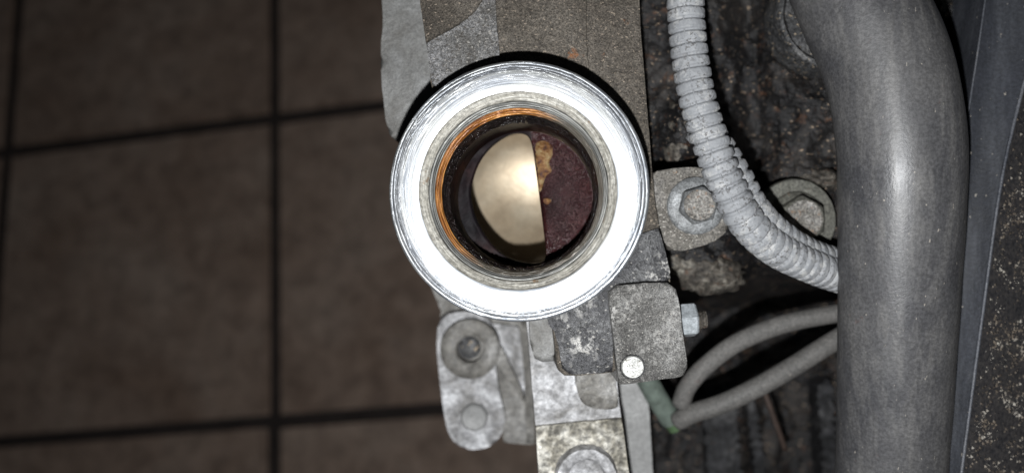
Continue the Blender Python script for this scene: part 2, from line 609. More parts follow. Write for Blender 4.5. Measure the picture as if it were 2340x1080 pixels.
M['green_tip'] = plain('green_tip', (0.075, 0.125, 0.06))
M['green_grey'] = plain('green_grey', (0.11, 0.135, 0.115))
M['rusty_wire'] = plain('rusty_wire', (0.05, 0.033, 0.026))
M['grout'] = plain('grout', (0.05, 0.039, 0.035), 0.9, 30)


def mat_tile():
    t = NT('brown_tile')
    oi = t.n('ObjectInfo')
    off = t.n('VectorMath', operation='ADD')
    t.l(t.tc.outputs['Object'], off.inputs[0])
    cb = t.n('CombineXYZ')
    for i in range(2):
        t.l(t.math('MULTIPLY', oi.outputs['Random'], 17.0 + 9 * i), cb.inputs[i])
    t.l(cb.outputs[0], off.inputs[1])
    v = off.outputs[0]
    a = t.noise(9, 6, 0.65, v, 0.5)
    b = t.noise(48, 6, 0.7, v, 0.3)
    c = t.noise(420, 2, 0.6, v)
    col = t.ramp(a, [(0.30, (0.33, 0.232, 0.176)), (0.5, (0.425, 0.314, 0.248)), (0.7, (0.485, 0.377, 0.306))])
    col = t.mix(0.6, col, t.ramp(b, [(0.32, 0.22), (0.5, 0.5), (0.7, 0.74)]), 'OVERLAY')
    col = t.mix(0.25, col, t.ramp(c, [(0.3, 0.2), (0.7, 0.8)]), 'OVERLAY')
    return t.out(col, 0.7, 0.0, t.bump(b, 0.002), spec=0.2)


M['tile'] = mat_tile()

# ------------------------------------------------------------------ setting: tiled garage floor
R1 = Vector((0.98714, 0.10057, 0.12425)).normalized()      # along the tile rows (engine frame)
R3 = UP
R2 = R3.cross(R1).normalized()
R1 = R2.cross(R3).normalized()
FM = Matrix((R1, R2, R3)).transposed().to_4x4()
FM = Matrix.Translation(FLOOR_O) @ FM
bm = bmesh.new()
vs = [bm.verts.new(p) for p in ((-0.7, -1.3, -0.006), (2.0, -1.3, -0.006), (2.0, 0.8, -0.006), (-0.7, 0.8, -0.006))]
bm.faces.new(vs)
me = bpy.data.meshes.new('floor')
bm.to_mesh(me)
bm.free()
me.materials.append(M['grout'])
floor = bpy.data.objects.new('floor', me)
COL.objects.link(floor)
floor.matrix_world = Q @ FM
floor['kind'] = 'structure'
floor['label'] = 'dark brown ceramic garage floor tiles with recessed black joints'
bm = bmesh.new()
bmesh.ops.create_cube(bm, size=1.0)
bmesh.ops.scale(bm, vec=(0.2875, 0.2875, 0.0096), verts=bm.verts)
bmesh.ops.translate(bm, vec=(0, 0, -0.0048), verts=bm.verts)
bmesh.ops.bevel(bm, geom=[e for e in bm.edges if all(v.co.z > -0.001 for v in e.verts)], offset=0.003, segments=2, affect='EDGES')
tme = bpy.data.meshes.new('tile')
bm.to_mesh(tme)
bm.free()
tme.materials.append(M['tile'])
tme.polygons.foreach_set('use_smooth', [True] * len(tme.polygons))
tme.set_sharp_from_angle(angle=math.radians(40))
for i in range(-2, 6):
    for j in range(-4, 2):
        t = bpy.data.objects.new('tile', tme)
        COL.objects.link(t)
        t.parent = floor
        t.location = (0.3 * i + 0.15 + random.uniform(-0.0012, 0.0012), 0.3 * j + 0.15 + random.uniform(-0.0012, 0.0012),
                      random.uniform(-0.0006, 0.0004))
        t.rotation_euler = (0, 0, random.uniform(-0.003, 0.003))

# ------------------------------------------------------------------ setting: oily engine block behind everything on the right
def block_z(x, y):
    n = noise.fractal(Vector((x * 0.010, y * 0.010, 1.3)), 1.0, 2.0, 5)
    n2 = noise.noise(Vector((x * 0.045, y * 0.045, 4.0)))
    z = -0.048 + 0.0045 * n + 0.0012 * n2
    # smooth dark channel beside the conduit
    z -= 0.010 * math.exp(-((x - (1705 + 0.05 * y)) / 42) ** 2)
    # lump of crust next to the conduit
    z += 0.016 * math.exp(-(((x - 1555) / 48) ** 2 + ((y - 300) / 85) ** 2))
    # falls away under the cables
    k = 1 / (1 + math.exp(-(y - (665 - 0.10 * (x - 1600))) / 16))
    z -= 0.075 * k
    z += 0.007 * math.exp(-((y - (200 + 0.35 * (x - 1780))) / 50) ** 2) / (1 + math.exp(-(x - 1790) / 8))
    z += 0.003 * math.exp(-((y - (385 + 0.2 * (x - 1780))) / 30) ** 2) / (1 + math.exp(-(x - 1780) / 12))
    z += 0.0016 * noise.fractal(Vector((x * 0.05, y * 0.05, 9.0)), 0.8, 2.0, 4)
    z += 0.008 * math.exp(-(((x - 1640) / 70) ** 2 + ((y - 600) / 45) ** 2))
    return z


bm = bmesh.new()
gx = [1340 + 7 * i for i in range(170)]
gy = [-140 + 7 * j for j in range(200)]
grid = [[bm.verts.new(P(x, y, block_z(x, y))) for x in gx] for y in gy]
for j in range(len(gy) - 1):
    for i in range(len(gx) - 1):
        bm.faces.new((grid[j][i], grid[j][i + 1], grid[j + 1][i + 1], grid[j + 1][i]))
b0 = P(1700, 300, -0.05)
o = obj('engine_block', bm, M['engine'], base=b0, smooth=180)
tag(o, 'oily black engine block with rust flecks behind the conduit and hoses', None, None, 'structure')

# crust of old gasket and dirt stuck on the block
def lump_bm(cx, cy, z, rx, ry, h, seed, n=72, m=16):
    bm = bmesh.new()
    c = P(cx, cy, z)
    s = S(z)
    top = bm.verts.new(c + Vector((0, 0, h)))
    prev = None
    for j in range(1, m + 1):
        f = j / m
        ring = []
        for k in range(n):
            a = 2 * math.pi * k / n
            w = 1 + 0.32 * noise.fractal(Vector((math.cos(a) * 1.9, math.sin(a) * 1.9, seed)), 0.8, 2.0, 4)
            wf = 1 + (w - 1) * f * f
            x, y = math.cos(a) * rx * s * f * wf, math.sin(a) * ry * s * f * wf
            hz = h * (1 - f ** 2) - 0.004 * f ** 4 + h * 0.8 * noise.fractal(Vector((x * 260, y * 260, seed)), 0.9, 2.0, 3) * (1 - f * f)
            ring.append(bm.verts.new(c + Vector((x, y, hz))))
        if prev is None:
            for k in range(n):
                bm.faces.new((top, ring[k], ring[(k + 1) % n]))
        else:
            for k in range(n):
                bm.faces.new((prev[k], ring[k], ring[(k + 1) % n], prev[(k + 1) % n]))
        prev = ring
    return bm


for (cx, cy, z, rx, ry, h, lab) in (
        (1555, 300, -0.0365, 34, 84, 0.0025, 'pale crumbly crust caked on the block beside the conduit'),
        (1625, 620, -0.044, 92, 52, 0.003, 'grey stony crust caked on the block below the bolt ear'),
        (1880, 405, -0.0425, 60, 24, 0.0028, 'rusty brown crust above the large round washer')):
    o = obj('dirt_crust', lump_bm(cx, cy, z, rx, ry, h, cx * 0.01), M['crusty'], base=P(cx, cy, z), smooth=180)
    tag(o, lab, 'dirt')

# ------------------------------------------------------------------ filler neck (axis leans a little)
NC = P(1181, 434, 0)
NROT = Matrix.Rotation(math.radians(-5.5), 4, 'Y') @ Matrix.Rotation(math.radians(-2.0), 4, 'X')
neck = thing('filler_neck', NC, 'bright machined aluminium filler neck with scratched round rim', 'filler neck', rot=NROT)
mm = 0.001
prof = [(24.5, -60), (26.0, -30), (27.2, -14), (28.2, -9), (29.0, -6.0), (29.45, -3.2), (29.5, -1.5), (29.25, -1.05), (28.9, -0.85), (28.7, -0.9),
        (28.5, -0.62), (28.1, -0.36), (27.9, -0.40), (27.7, -0.22), (27.2, -0.04), (26.6, 0.0), (25.0, 0.02), (23.8, 0.0), (22.7, -0.05), (22.35, -0.2)]
obj('rim', lathe_bm([(r * mm, z * mm) for r, z in prof], 200, jit=0.00005), M['rim'], neck, smooth=50, local=True)
prof = [(22.35, -0.2), (22.2, -0.55), (21.6, -0.95), (20.7, -1.5), (20.45, -1.9)]
obj('seal_seat', lathe_bm([(r * mm, z * mm) for r, z in prof], 160, jit=0.00012), M['seat'], neck, smooth=50, local=True)
prof = [(20.45, -1.9), (20.3, -2.6), (20.0, -2.7), (19.95, -3.3), (19.7, -3.45), (19.65, -4.1), (19.4, -4.3)]
obj('turned_step', lathe_bm([(r * mm, z * mm) for r, z in prof], 160, jit=0.00005), M['turned'], neck, smooth=35, local=True)
prof = [(19.4, -4.3), (19.3, -4.9), (18.95, -5.05), (18.9, -5.8), (18.55, -6.0), (18.5, -6.8), (18.3, -7.0)]
obj('varnish_band', lathe_bm([(r * mm, z * mm) for r, z in prof], 160, jit=0.0001), M['amber'], neck, smooth=35, local=True)
prof = [(18.3, -7.0), (18.1, -7.7), (17.9, -8.3), (18.0, -9.0), (17.65, -9.5), (17.8, -10.2), (17.45, -10.7), (17.7, -11.4), (17.35, -12.0), (17.65, -12.8)]
obj('tar_ring', lathe_bm([(r * mm, z * mm) for r, z in prof], 200, jit=0.00022), M['tar'], neck, smooth=60, local=True)
prof = [(17.65, -12.8), (17.8, -14.5), (17.9, -19), (17.7, -22.6), (17.3, -24.2)]
obj('bore', lathe_bm([(r * mm, z * mm) for r, z in prof], 160, jit=0.0001), M['bore'], neck, smooth=80, local=True)

# baffle plate with a D-shaped opening, at the bottom of the bore
ZB = -0.024
DH = spx([(1216, 338), (1207, 312), (1186, 304), (1158, 310), (1122, 335), (1094, 372), (1078, 420), (1078, 462), (1092, 508), (1118, 550),
          (1152, 582), (1195, 598), (1236, 598), (1246, 580), (1242, 530), (1232, 450), (1224, 390)], 5)
inv = (Matrix.Translation(NC) @ NROT).inverted()


def to_plate(px, py):
    """ray from the lens through a photo position, cut with the plate plane in the neck's frame"""
    a = inv @ Vector((0, 0, CZ))
    b = inv @ P(px, py, -0.03)
    t = (ZB - a.z) / (b.z - a.z)
    return a + (b - a) * t


hole = [to_plate(x, y) for x, y in DH]
hc = sum(hole, Vector()) / len(hole)
bm = bmesh.new()
N = len(hole)


def circle_hit(p, R):
    d = (p - hc)
    d.z = 0
    d.normalize()
    b = hc.x * d.x + hc.y * d.y
    c = hc.x ** 2 + hc.y ** 2 - R * R
    t = -b + math.sqrt(b * b - c)
    return Vector((hc.x + d.x * t, hc.y + d.y * t, ZB))


rows = []
for f in range(0, 13):
    row = []
    for p in hole:
        q = circle_hit(p, 0.0172)
        v = p.lerp(q, f / 12)
        # raised, lumpy shelf on the straight side; the round side dips into the lip
        side = max(0.0, min(1.0, (v.x - p.x) * 300)) if p.x > hc.x else 0.0
        v.z = ZB - 0.0012 * (1 - min(1, f / 2.0)) ** 2 + 0.0004 * noise.noise(v * 500) * min(1, f / 3)
        row.append(bm.verts.new(v))
    rows.append(row)
low = [bm.verts.new(Vector((p.x, p.y, ZB - 0.0045)) + (p - hc).normalized() * 0.0006) for p in hole]
rows.insert(0, low)
for r0, r1 in zip(rows, rows[1:]):
    for k in range(N):
        bm.faces.new((r0[k], r0[(k + 1) % N], r1[(k + 1) % N], r1[k]))
for f in bm.faces:
    cc = f.calc_center_median()
    f.material_index = 1 if (cc.x < hole[0].x - 0.0002 or f.verts[0] in low or f.verts[1] in low) else 0
baffle = obj('baffle_plate', bm, M['baffle'], neck, smooth=60, local=True, label='dark purple varnished shelf with a D-shaped opening')


def flake(pts, th, name='residue_flake'):
    pp = [to_plate(x, y) for x, y in spx(pts, 4)]
    pp = rough(pp, 0.0004, 0.0005, seed=pts[0][0])
    bm = bmesh.new()
    c = sum(pp, Vector()) / len(pp)
    ct = bm.verts.new(Vector((c.x, c.y, ZB + 0.0009 + th)))
    r0 = [bm.verts.new(Vector((p.x, p.y, ZB - 0.0005))) for p in pp]
    r1 = [bm.verts.new(Vector((p.x, p.y, 0)).lerp(Vector((c.x, c.y, 0)), 0.16) + Vector((0, 0, ZB + 0.0008 + th * 0.6))) for p in pp]
    n = len(pp)
    for k in range(n):
        bm.faces.new((r0[k], r0[(k + 1) % n], r1[(k + 1) % n], r1[k]))
        bm.faces.new((r1[k], r1[(k + 1) % n], ct))
    o = obj(name, bm, M['flake'], baffle, smooth=180, local=True, label='dry tan and orange residue on the dark shelf')


baffle.data.materials.append(M['lip'])
flake([(1224, 325), (1246, 318), (1262, 330), (1264, 352), (1256, 372), (1262, 392), (1248, 405), (1240, 428), (1232, 436), (1228, 400), (1223, 360)], 0.0003)
flake([(1241, 455), (1250, 452), (1261, 458), (1252, 468), (1243, 464)], 0.0002)

# hollow below the baffle: oil-tanned floor
prof = [(0.0, -61.0), (6, -60.5), (12, -60), (18, -58), (22, -54), (23.5, -46), (23.5, -30), (20, -28.9)]
bm = bmesh.new()
rings = []
seg = 72
for r, z in prof[1:]:
    ring = []
    for k in range(seg):
        a = 2 * math.pi * k / seg
        x, y = r * math.cos(a), r * math.sin(a)
        zz = z + (0.0085 * (y - 13.0) ** 2 + 0.004 * (x - 5.0) ** 2) * max(0, min(1, (-z - 50) / 8))
        ring.append(bm.verts.new((x * mm, y * mm, zz * mm)))
    rings.append(ring)
ct = bm.verts.new((0, 0, -61 * mm))
for k in range(seg):
    bm.faces.new((ct, rings[0][k], rings[0][(k + 1) % seg]))
for r0, r1 in zip(rings, rings[1:]):
    for k in range(seg):
        bm.faces.new((r0[k], r0[(k + 1) % seg], r1[(k + 1) % seg], r1[k]))
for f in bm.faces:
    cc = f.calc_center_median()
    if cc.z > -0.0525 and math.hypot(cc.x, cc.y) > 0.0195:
        f.material_index = 1  # upper wall made dark to cut bounced light and deepen the floor shadow
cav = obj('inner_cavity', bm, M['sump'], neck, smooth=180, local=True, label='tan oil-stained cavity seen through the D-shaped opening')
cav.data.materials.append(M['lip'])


def domes(spots, name, parent, mat):
    bm = bmesh.new()
    for p, r, h in spots:
        a0 = random.random() * 6.28
        lo = [bm.verts.new(p + Vector((math.cos(a0 + q * 1.0472) * r, math.sin(a0 + q * 1.0472) * r, -h * 0.4))) for q in range(6)]
        mi = [bm.verts.new(p + Vector((math.cos(a0 + q * 1.0472) * r * 0.6, math.sin(a0 + q * 1.0472) * r * 0.6, h * 0.65))) for q in range(6)]
        top = bm.verts.new(p + Vector((random.uniform(-.2, .2) * r, random.uniform(-.2, .2) * r, h)))
        for q in range(6):
            bm.faces.new((lo[q], lo[(q + 1) % 6], mi[(q + 1) % 6], mi[q]))
            bm.faces.new((mi[q], mi[(q + 1) % 6], top))
    o = obj(name, bm, mat, parent, smooth=180, local=True)
    o['kind'] = 'stuff'


# baked oil grains on the shelf and along the tar ring
xs0, xs1 = to_plate(1222, 340), to_plate(1246, 585)
spots = []
while len(spots) < 5200:
    x, y = random.uniform(0, 0.0172), random.uniform(-0.0172, 0.0172)
    f = (y - xs0.y) / (xs1.y - xs0.y)
    if math.hypot(x, y) > 0.0168 or x < xs0.x + (xs1.x - xs0.x) * f + 0.0009:
        continue
    r = random.uniform(0.00010, 0.00026)
    spots.append((Vector((x, y, ZB + 0.0001)), r, r * random.uniform(0.5, 1.1)))
domes(spots, 'oil_grains', baffle, M['grains'])
spots = []
for _ in range(2400):
    a = random.uniform(0, 6.2832)
    k = random.choice((0, 0, 1, 2, 3))
    rr = (0.01795, 0.0177, 0.0175, 0.0174)[k] + random.gauss(0, 0.0001)
    r = random.uniform(0.00008, 0.00024)
    spots.append((Vector((rr * math.cos(a), rr * math.sin(a), (-0.0083, -0.0095, -0.0107, -0.0120)[k])), r, r * 0.8))
domes(spots, 'tar_grains', neck, M['tar_grains'])

# ------------------------------------------------------------------ cast housing that carries the neck
house = thing('cast_housing', P(1280, 480, -0.035), 'grimy grey-brown cast housing around the filler neck with square boss', 'housing')
arc = [(1180 + 258 * math.cos(math.radians(q)), 445 + 258 * math.sin(math.radians(q))) for q in range(-122, 76, 6)]
up = [(955, -70), (960, 10), (968, 60), (976, 110), (985, 191), (1006, 270)] + arc + [(1262, 735),
      (1275, 845), (1290, 858), (1330, 857), (1402, 850), (1470, 800), (1534, 668), (1528, 610), (1508, 540), (1498, 470), (1490, 390),
      (1482, 290), (1474, 190), (1464, 70), (1458, -70)]
obj('main_wall', slab_bm(up, -0.0175, 0.016, 0.0006, 3, draft=0.0006), M['cast_upper'], house, smooth=40)
# worn facet left of the ridge
fc = [(960, 20), (974, 96), (984, 186), (1020, 200), (1140, 190), (1143, 118), (1138, 60), (1130, -70), (1085, -70), (1108, 4), (1090, 28), (1050, 55), (1010, 78), (985, 88)]
fc = [(974, 97), (1000, 84), (1035, 66), (1066, 47), (1090, 26), (1106, 2), (1116, -70), (1129, -70), (1134, 40), (1141, 119), (1139, 200), (1020, 215), (986, 190), (979, 140)]
obj('worn_facet', slab_bm(fc, -0.0146, 0.006, 0.0005, 2, tilt=(0.02, 0.02)), M['cast_facet'], house, smooth=40)
fc = [(956, -70), (961, 10), (972, 93), (1000, 80), (1034, 62), (1064, 43), (1087, 23), (1102, 0), (1112, -70)]
obj('raised_facet', slab_bm(fc, -0.0134, 0.007, 0.0007, 3), M['cast_upper'], house, smooth=40)
# shallow raised band on the right flank
rb = [(1339, -70), (1341, 100), (1350, 200), (1400, 330), (1482, 345), (1472, 190), (1461, 70), (1455, -70)]
obj('flank_band', slab_bm(rb, -0.0164, 0.004, 0.0011, 4, tilt=(-0.05, 0)), M['cast_upper'], house, smooth=40)
rb = [(1291, -70), (1294, 60), (1300, 180), (1320, 230), (1334, 200), (1332, 60), (1329, -70)]
obj('flank_band', slab_bm(rb, -0.0169, 0.004, 0.0008, 3), M['cast_upper'], house, smooth=40)
# oily lower apron with a chipped bright patch
ap = [(1215, 692), (1262, 738), (1276, 790), (1285, 842), (1302, 856), (1400, 850), (1402, 760), (1392, 690), (1440, 660), (1520, 648), (1534, 636), (1524, 590), (1506, 520), (1436, 545), (1400, 610), (1340, 660)]
obj('oily_apron', slab_bm(ap, -0.0160, 0.006, 0.0012, 4), M['cast_oily'], house, smooth=40)
# square boss with pin
sb = [(1394, 704), (1392, 668), (1410, 652), (1470, 646), (1526, 645), (1546, 660), (1553, 700), (1560, 760), (1573, 842), (1564, 860), (1500, 868),
      (1416, 880), (1408, 820), (1401, 760)]
boss = obj('square_boss', slab_bm(sb, -0.0128, 0.022, 0.0013, 4, tilt=(0.0, 0.02), jit=0.0001), M['cast_worn'], house, smooth=40)
pz = -0.0127
pc = P(1446, 838, pz)
prof = [(0.00268, pz - 0.004), (0.00268, pz + 0.0001), (0.0025, pz + 0.0004), (0.0012, pz + 0.00045), (0.0001, pz + 0.00045)]
obj('pin', lathe_bm(prof, 40, jit=0.00005, ctr=(pc.x, pc.y)), M['pin'], boss, smooth=40, label='bright round pin head set in the square boss')
prof = [(0.00315, pz - 0.004), (0.00315, pz - 0.0005), (0.0030, pz + 0.0000), (0.0028, pz - 0.0001), (0.00272, pz - 0.004)]
obj('pin_rim', lathe_bm(prof, 40, jit=0.00006, ctr=(pc.x, pc.y)), M['cast_oily'], boss, smooth=40)
# rounded bolt ear
ear = spx([(1486, 400), (1520, 388), (1560, 383), (1600, 384), (1640, 400), (1662, 436), (1674, 480), (1664, 522), (1632, 550), (1588, 566), (1545, 573),
           (1520, 555), (1496, 510), (1480, 450)], 4)
obj('bolt_ear', slab_bm(ear, -0.0235, 0.02, 0.0009, 3, jit=0.00012), M['cast_ear'], house, smooth=40)
# small plain lug beside the apron
lg = [(1208, 712), (1262, 712), (1262, 740), (1268, 826), (1240, 828), (1222, 820), (1213, 790)]
obj('side_lug', slab_bm(lg, -0.024, 0.012, 0.0012, 3), M['plate_grey'], house, smooth=40)

# ------------------------------------------------------------------ bolts
def flange_bolt(name, cx, cy, z, rf, rh, label, washer=None, turn=0.3):
    t = thing(name, P(cx, cy, z), label, 'bolt', 'flange bolts beside the conduit')
    s = S(z)
    c = P(cx, cy, z)
    RF, RH = rf * s, rh * s
    k = RH / 0.0047
    if washer:
        wr = washer * s
        prof = [(wr, z - 0.002), (wr, z - 0.0004), (wr * 0.97, z), (wr * 0.6, z + 0.0002), (wr * 0.3, z + 0.0002)]
        obj('washer', lathe_bm(prof, 56, jit=0.00012, ctr=(c.x, c.y)), M['washer'], t, smooth=40, label='large flat grey washer under the bolt')
        z += 0.0006
    prof = [(RF, z - 0.001), (RF, z + 0.0003), (RF * 0.96, z + 0.0007), (RF * 0.80, z + 0.0011 * k), (RH * 0.9, z + 0.0015 * k)]
    obj('flange', lathe_bm(prof, 64, jit=0.0001, ctr=(c.x, c.y)), M['bolt'] if not washer else M['washer'], t, smooth=50)
    # hexagonal head: prism with bevelled corners and a dished top
    bm = bmesh.new()
    zt = z + 0.0046 * k

    def hexring(rr, zz, rnd):
        ring = []
        for q in range(48):
            a = 2 * math.pi * q / 48
            hx = rr / math.cos(((a - turn) % (math.pi / 3)) - math.pi / 6) * math.cos(math.pi / 6)
            r_ = hx * (1 - rnd) + rr * 0.90 * rnd
            ring.append(bm.verts.new((c.x + r_ * math.cos(a), c.y + r_ * math.sin(a), zz)))
        return ring
    rg = [hexring(RH * 1.12, z + 0.0004, 0), hexring(RH * 1.12, zt - 0.0008 * k, 0), hexring(RH * 1.08, zt - 0.0003 * k, 0.5),
          hexring(RH * 1.0, zt, 1), hexring(RH * 0.97, zt - 0.0002, 1)]
    for r0, r1 in zip(rg, rg[1:]):
        for q in range(48):
            bm.faces.new((r0[q], r0[(q + 1) % 48], r1[(q + 1) % 48], r1[q]))
    hd = obj('head', bm, M['bolt'] if not washer else M['washer'], t, smooth=35)
    r0 = RH * 0.90
    prof = [(r0, zt - 0.0001), (r0 * 0.97, zt - 0.0007 * k), (r0 * 0.9, zt - 0.0009 * k), (r0 * 0.5, zt - 0.0008 * k), (0.00005, zt - 0.0009 * k)]
    obj('dished_top', lathe_bm(prof, 40, jit=0.0001, ctr=(c.x, c.y)), M['bolt_face'], hd, smooth=60)
    return t


flange_bolt('flange_bolt', 1590, 470, -0.0231, 66, 40, 'grey flanged hex bolt in the rounded casting ear, touching the conduit')
flange_bolt('flange_bolt', 1818, 502, -0.0390, 64, 49, 'dull hex bolt on a large round washer beside the thick hose', washer=94, turn=0.55)

# ------------------------------------------------------------------ plain grey plate behind the housing
pl = [(868, -70), (873, 20), (874, 60), (870, 110), (870, 160), (875, 220), (880, 270), (888, 306), (894, 312), (905, 322), (960, 270), (1000, 215), (1100, 150), (1150, 140), (1150, -70)]
o = obj('mounting_plate', slab_bm(pl, -0.036, 0.006, 0.0018, 5, jit=0.0003, tilt=(0.06, 0.0)), M['plate_grey'], base=P(950, 100, -0.04), smooth=40)
tag(o, 'smooth light grey metal plate behind the housing, above the tiles', 'plate')

# ------------------------------------------------------------------ pale bracket under the housing
br = thing('support_bracket', P(1320, 960, -0.05), 'pale stained aluminium bracket with round boss below the housing', 'bracket')
bz = -0.036
bo = [(1200, 705), (1206, 760), (1212, 830), (1222, 950), (1226, 990), (1236, 1150), (1446, 1150), (1432, 1040), (1420, 960), (1408, 860), (1398, 780), (1390, 705)]
obj('body', slab_bm(bo, bz, 0.016, 0.0008, 3), M['alu'], br, smooth=40)
lo = [(1224, 974), (1260, 970), (1340, 962), (1421, 955), (1432, 1040), (1447, 1150), (1235, 1150)]
obj('lower_pad', slab_bm(lo, bz + 0.0016, 0.006, 0.0007, 3), M['alu_dirty'], br, smooth=40)
pk = spx([(1316, 850), (1322, 900), (1338, 926), (1375, 934), (1412, 930), (1408, 880), (1400, 840), (1360, 835)], 4)
obj('pocket_patch', slab_bm(pk, bz + 0.0018, 0.005, 0.0009, 3), M['alu_shade'], br, smooth=40)  # darker pad stands in for the shade of a recessed pocket
c = P(1338, 1082, bz)
z0 = bz + 0.0016
prof = [(0.0086, z0 - 0.001), (0.0084, z0 + 0.0006), (0.0078, z0 + 0.0030), (0.0056, z0 + 0.0032), (0.0050, z0 + 0.0027), (0.0046, z0 + 0.0006), (0.0040, z0 + 0.0004), (0.0001, z0 + 0.0004)]
obj('boss', lathe_bm(prof, 48, jit=0.0002, ctr=(c.x, c.y)), M['alu'], br, smooth=50)

# ------------------------------------------------------------------ blurred arm hanging lower down
arm = thing('bracket_arm', P(1080, 880, -0.09), 'out of focus round-ended aluminium arm with a hole and a stud', 'bracket')
az = -0.075
st = spx([(1004, 735), (1030, 716), (1075, 712), (1115, 725), (1128, 770), (1132, 830), (1140, 890), (1152, 945), (1148, 985), (1128, 1014), (1090, 1026), (1050, 1020),
          (1026, 990), (1014, 940), (1004, 860), (998, 790)], 4)
obj('arm_plate', slab_bm(st, az, 0.007, 0.0010, 3), M['alu'], arm, smooth=40)
c = P(1076, 792, az)
prof = [(0.0094, az - 0.001), (0.0093, az + 0.0052), (0.0088, az + 0.0056), (0.0050, az + 0.0056), (0.0042, az + 0.0050), (0.0041, az + 0.0008), (0.0001, az + 0.0008)]
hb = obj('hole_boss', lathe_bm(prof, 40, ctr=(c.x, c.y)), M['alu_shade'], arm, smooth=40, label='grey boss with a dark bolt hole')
prof = [(0.0036, az + 0.0009), (0.0034, az + 0.0028), (0.0026, az + 0.0033), (0.0001, az + 0.0033)]
obj('hole_core', lathe_bm(prof, 28, ctr=(c.x - 0.0004, c.y)), M['grey_cap'], hb, smooth=40)
c = P(1084, 950, az)
prof = [(0.0044, az - 0.001), (0.0042, az + 0.0022), (0.0036, az + 0.0028), (0.0020, az + 0.0025), (0.0001, az + 0.0024)]
obj('stud', lathe_bm(prof, 32, ctr=(c.x, c.y)), M['grey_strut'], arm, smooth=40)
wb = [(980, 640), (1000, 690), (1012, 722), (1006, 745), (1050, 780), (1140, 900), (1150, 1010), (1224, 1016), (1216, 860), (1205, 700), (1200, 620)]
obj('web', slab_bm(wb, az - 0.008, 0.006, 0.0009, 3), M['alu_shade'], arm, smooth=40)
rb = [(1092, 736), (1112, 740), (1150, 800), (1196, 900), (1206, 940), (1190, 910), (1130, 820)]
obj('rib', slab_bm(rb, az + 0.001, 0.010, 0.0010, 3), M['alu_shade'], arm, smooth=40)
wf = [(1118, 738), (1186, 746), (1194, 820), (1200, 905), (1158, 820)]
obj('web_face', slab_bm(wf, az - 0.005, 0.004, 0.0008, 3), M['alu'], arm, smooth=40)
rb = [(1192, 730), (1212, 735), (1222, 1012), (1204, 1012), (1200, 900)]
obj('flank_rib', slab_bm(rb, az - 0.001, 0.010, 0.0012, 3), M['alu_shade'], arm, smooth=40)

# ------------------------------------------------------------------ corrugated conduit
def ribbed(path, R0, pitch, seg=30, amp=0.17, flat=None):
    def rad(i, s, an):
        u = abs(math.sin(math.pi * s / pitch))
        q = max(0.0, min(1.0, (u - 0.18) / 0.42))
        w = 1 - amp + amp * (q * q * (3 - 2 * q)) * (0.9 + 0.1 * u)
        return R0 * w * (1 + 0.025 * noise.noise(Vector((s * 500, an * 1.3, 0))))
    return tube_bm(path, rad, seg)


cp = [(1564, -90, -0.0120), (1566, -10, -0.0120), (1572, 90, -0.0120), (1590, 210, -0.0118), (1622, 320, -0.0112), (1660, 420, -0.0112), (1705, 505, -0.0130),
      (1768, 565, -0.0170), (1850, 606, -0.0235), (1930, 634, -0.0310), (2010, 650, -0.0370)]
path = catmull([P(*c) for c in cp], 0.00024)
con = thing('corrugated_conduit', P(1660, 420, -0.02), 'grey ribbed plastic wiring conduit curving past the bolts', 'conduit')
obj('ribbed_sleeve', ribbed(path, 0.00445, 0.0029), M['conduit'], con, smooth=180)
cp = [(1600, 285, -0.0165), (1634, 335, -0.0165), (1672, 398, -0.0158), (1722, 486, -0.0172), (1788, 550, -0.0218), (1854, 586, -0.0278), (1930, 608, -0.0348), (2010, 616, -0.0420)]
path2 = catmull([P(*c) for c in cp], 0.00024)
obj('overlapping_sleeve', ribbed(path2, 0.0046, 0.0030), M['conduit'], con, smooth=180, label='second ribbed half showing beside the split')
# raised split seam along the sleeve
sm = []
for i, p in enumerate(path):
    a = path[max(0, i - 3)]
    b = path[min(len(path) - 1, i + 3)]
    t = (b - a).normalized()
    side = t.cross(Vector((0, 0, 1))).normalized()
    ang = 0.12 + 0.9 * min(1.0, max(0.0, (i - 330) / 120.0))
    if i % 4 == 0:
        ph = abs(math.sin(math.pi * (i * 0.00024) / 0.0029)) ** 0.5
        rr = 0.00445 * (0.85 + 0.15 * ph) - 0.00006
        sm.append(p + (-side * math.sin(ang - 0.5) + Vector((0, 0, 1)) * math.cos(ang - 0.5)) * rr)
obj('seam', tube_bm(sm, lambda i, s, an: 0.00016, 6), M['conduit'], con, smooth=180)

# ------------------------------------------------------------------ thick rubber hose
hp = [(1880, -190, -0.0215), (1925, -80, -0.0195), (1968, 20, -0.0175), (2014, 120, -0.0160), (2042, 220, -0.0154), (2056, 330, -0.0156), (2058, 450, -0.0170), (2052, 650, -0.0205),
      (2043, 880, -0.0255), (2034, 1080, -0.0300), (2028, 1200, -0.0330)]
path = catmull([P(*c) for c in hp], 0.0012)


def hose_r(i, s, an):
    return 0.01425 + 0.0003 * math.exp(-((s - 0.055) / 0.03) ** 2) - 0.0008 * max(0.0, min(1.0, (s - 0.07) / 0.07)) + 0.00012 * noise.noise(Vector((s * 90, math.cos(an) * 2, math.sin(an) * 2)))


o = obj('coolant_hose', (lambda b: (b.transform(Matrix.Translation(-P(2050, 540, -0.03))), b)[1])(tube_bm(path, hose_r, 64)), M['hose_big'], smooth=180)
o.matrix_world = Q @ Matrix.Translation(P(2050, 540, -0.03))
tag(o, 'thick black rubber coolant hose bending down past the conduit', 'hose')

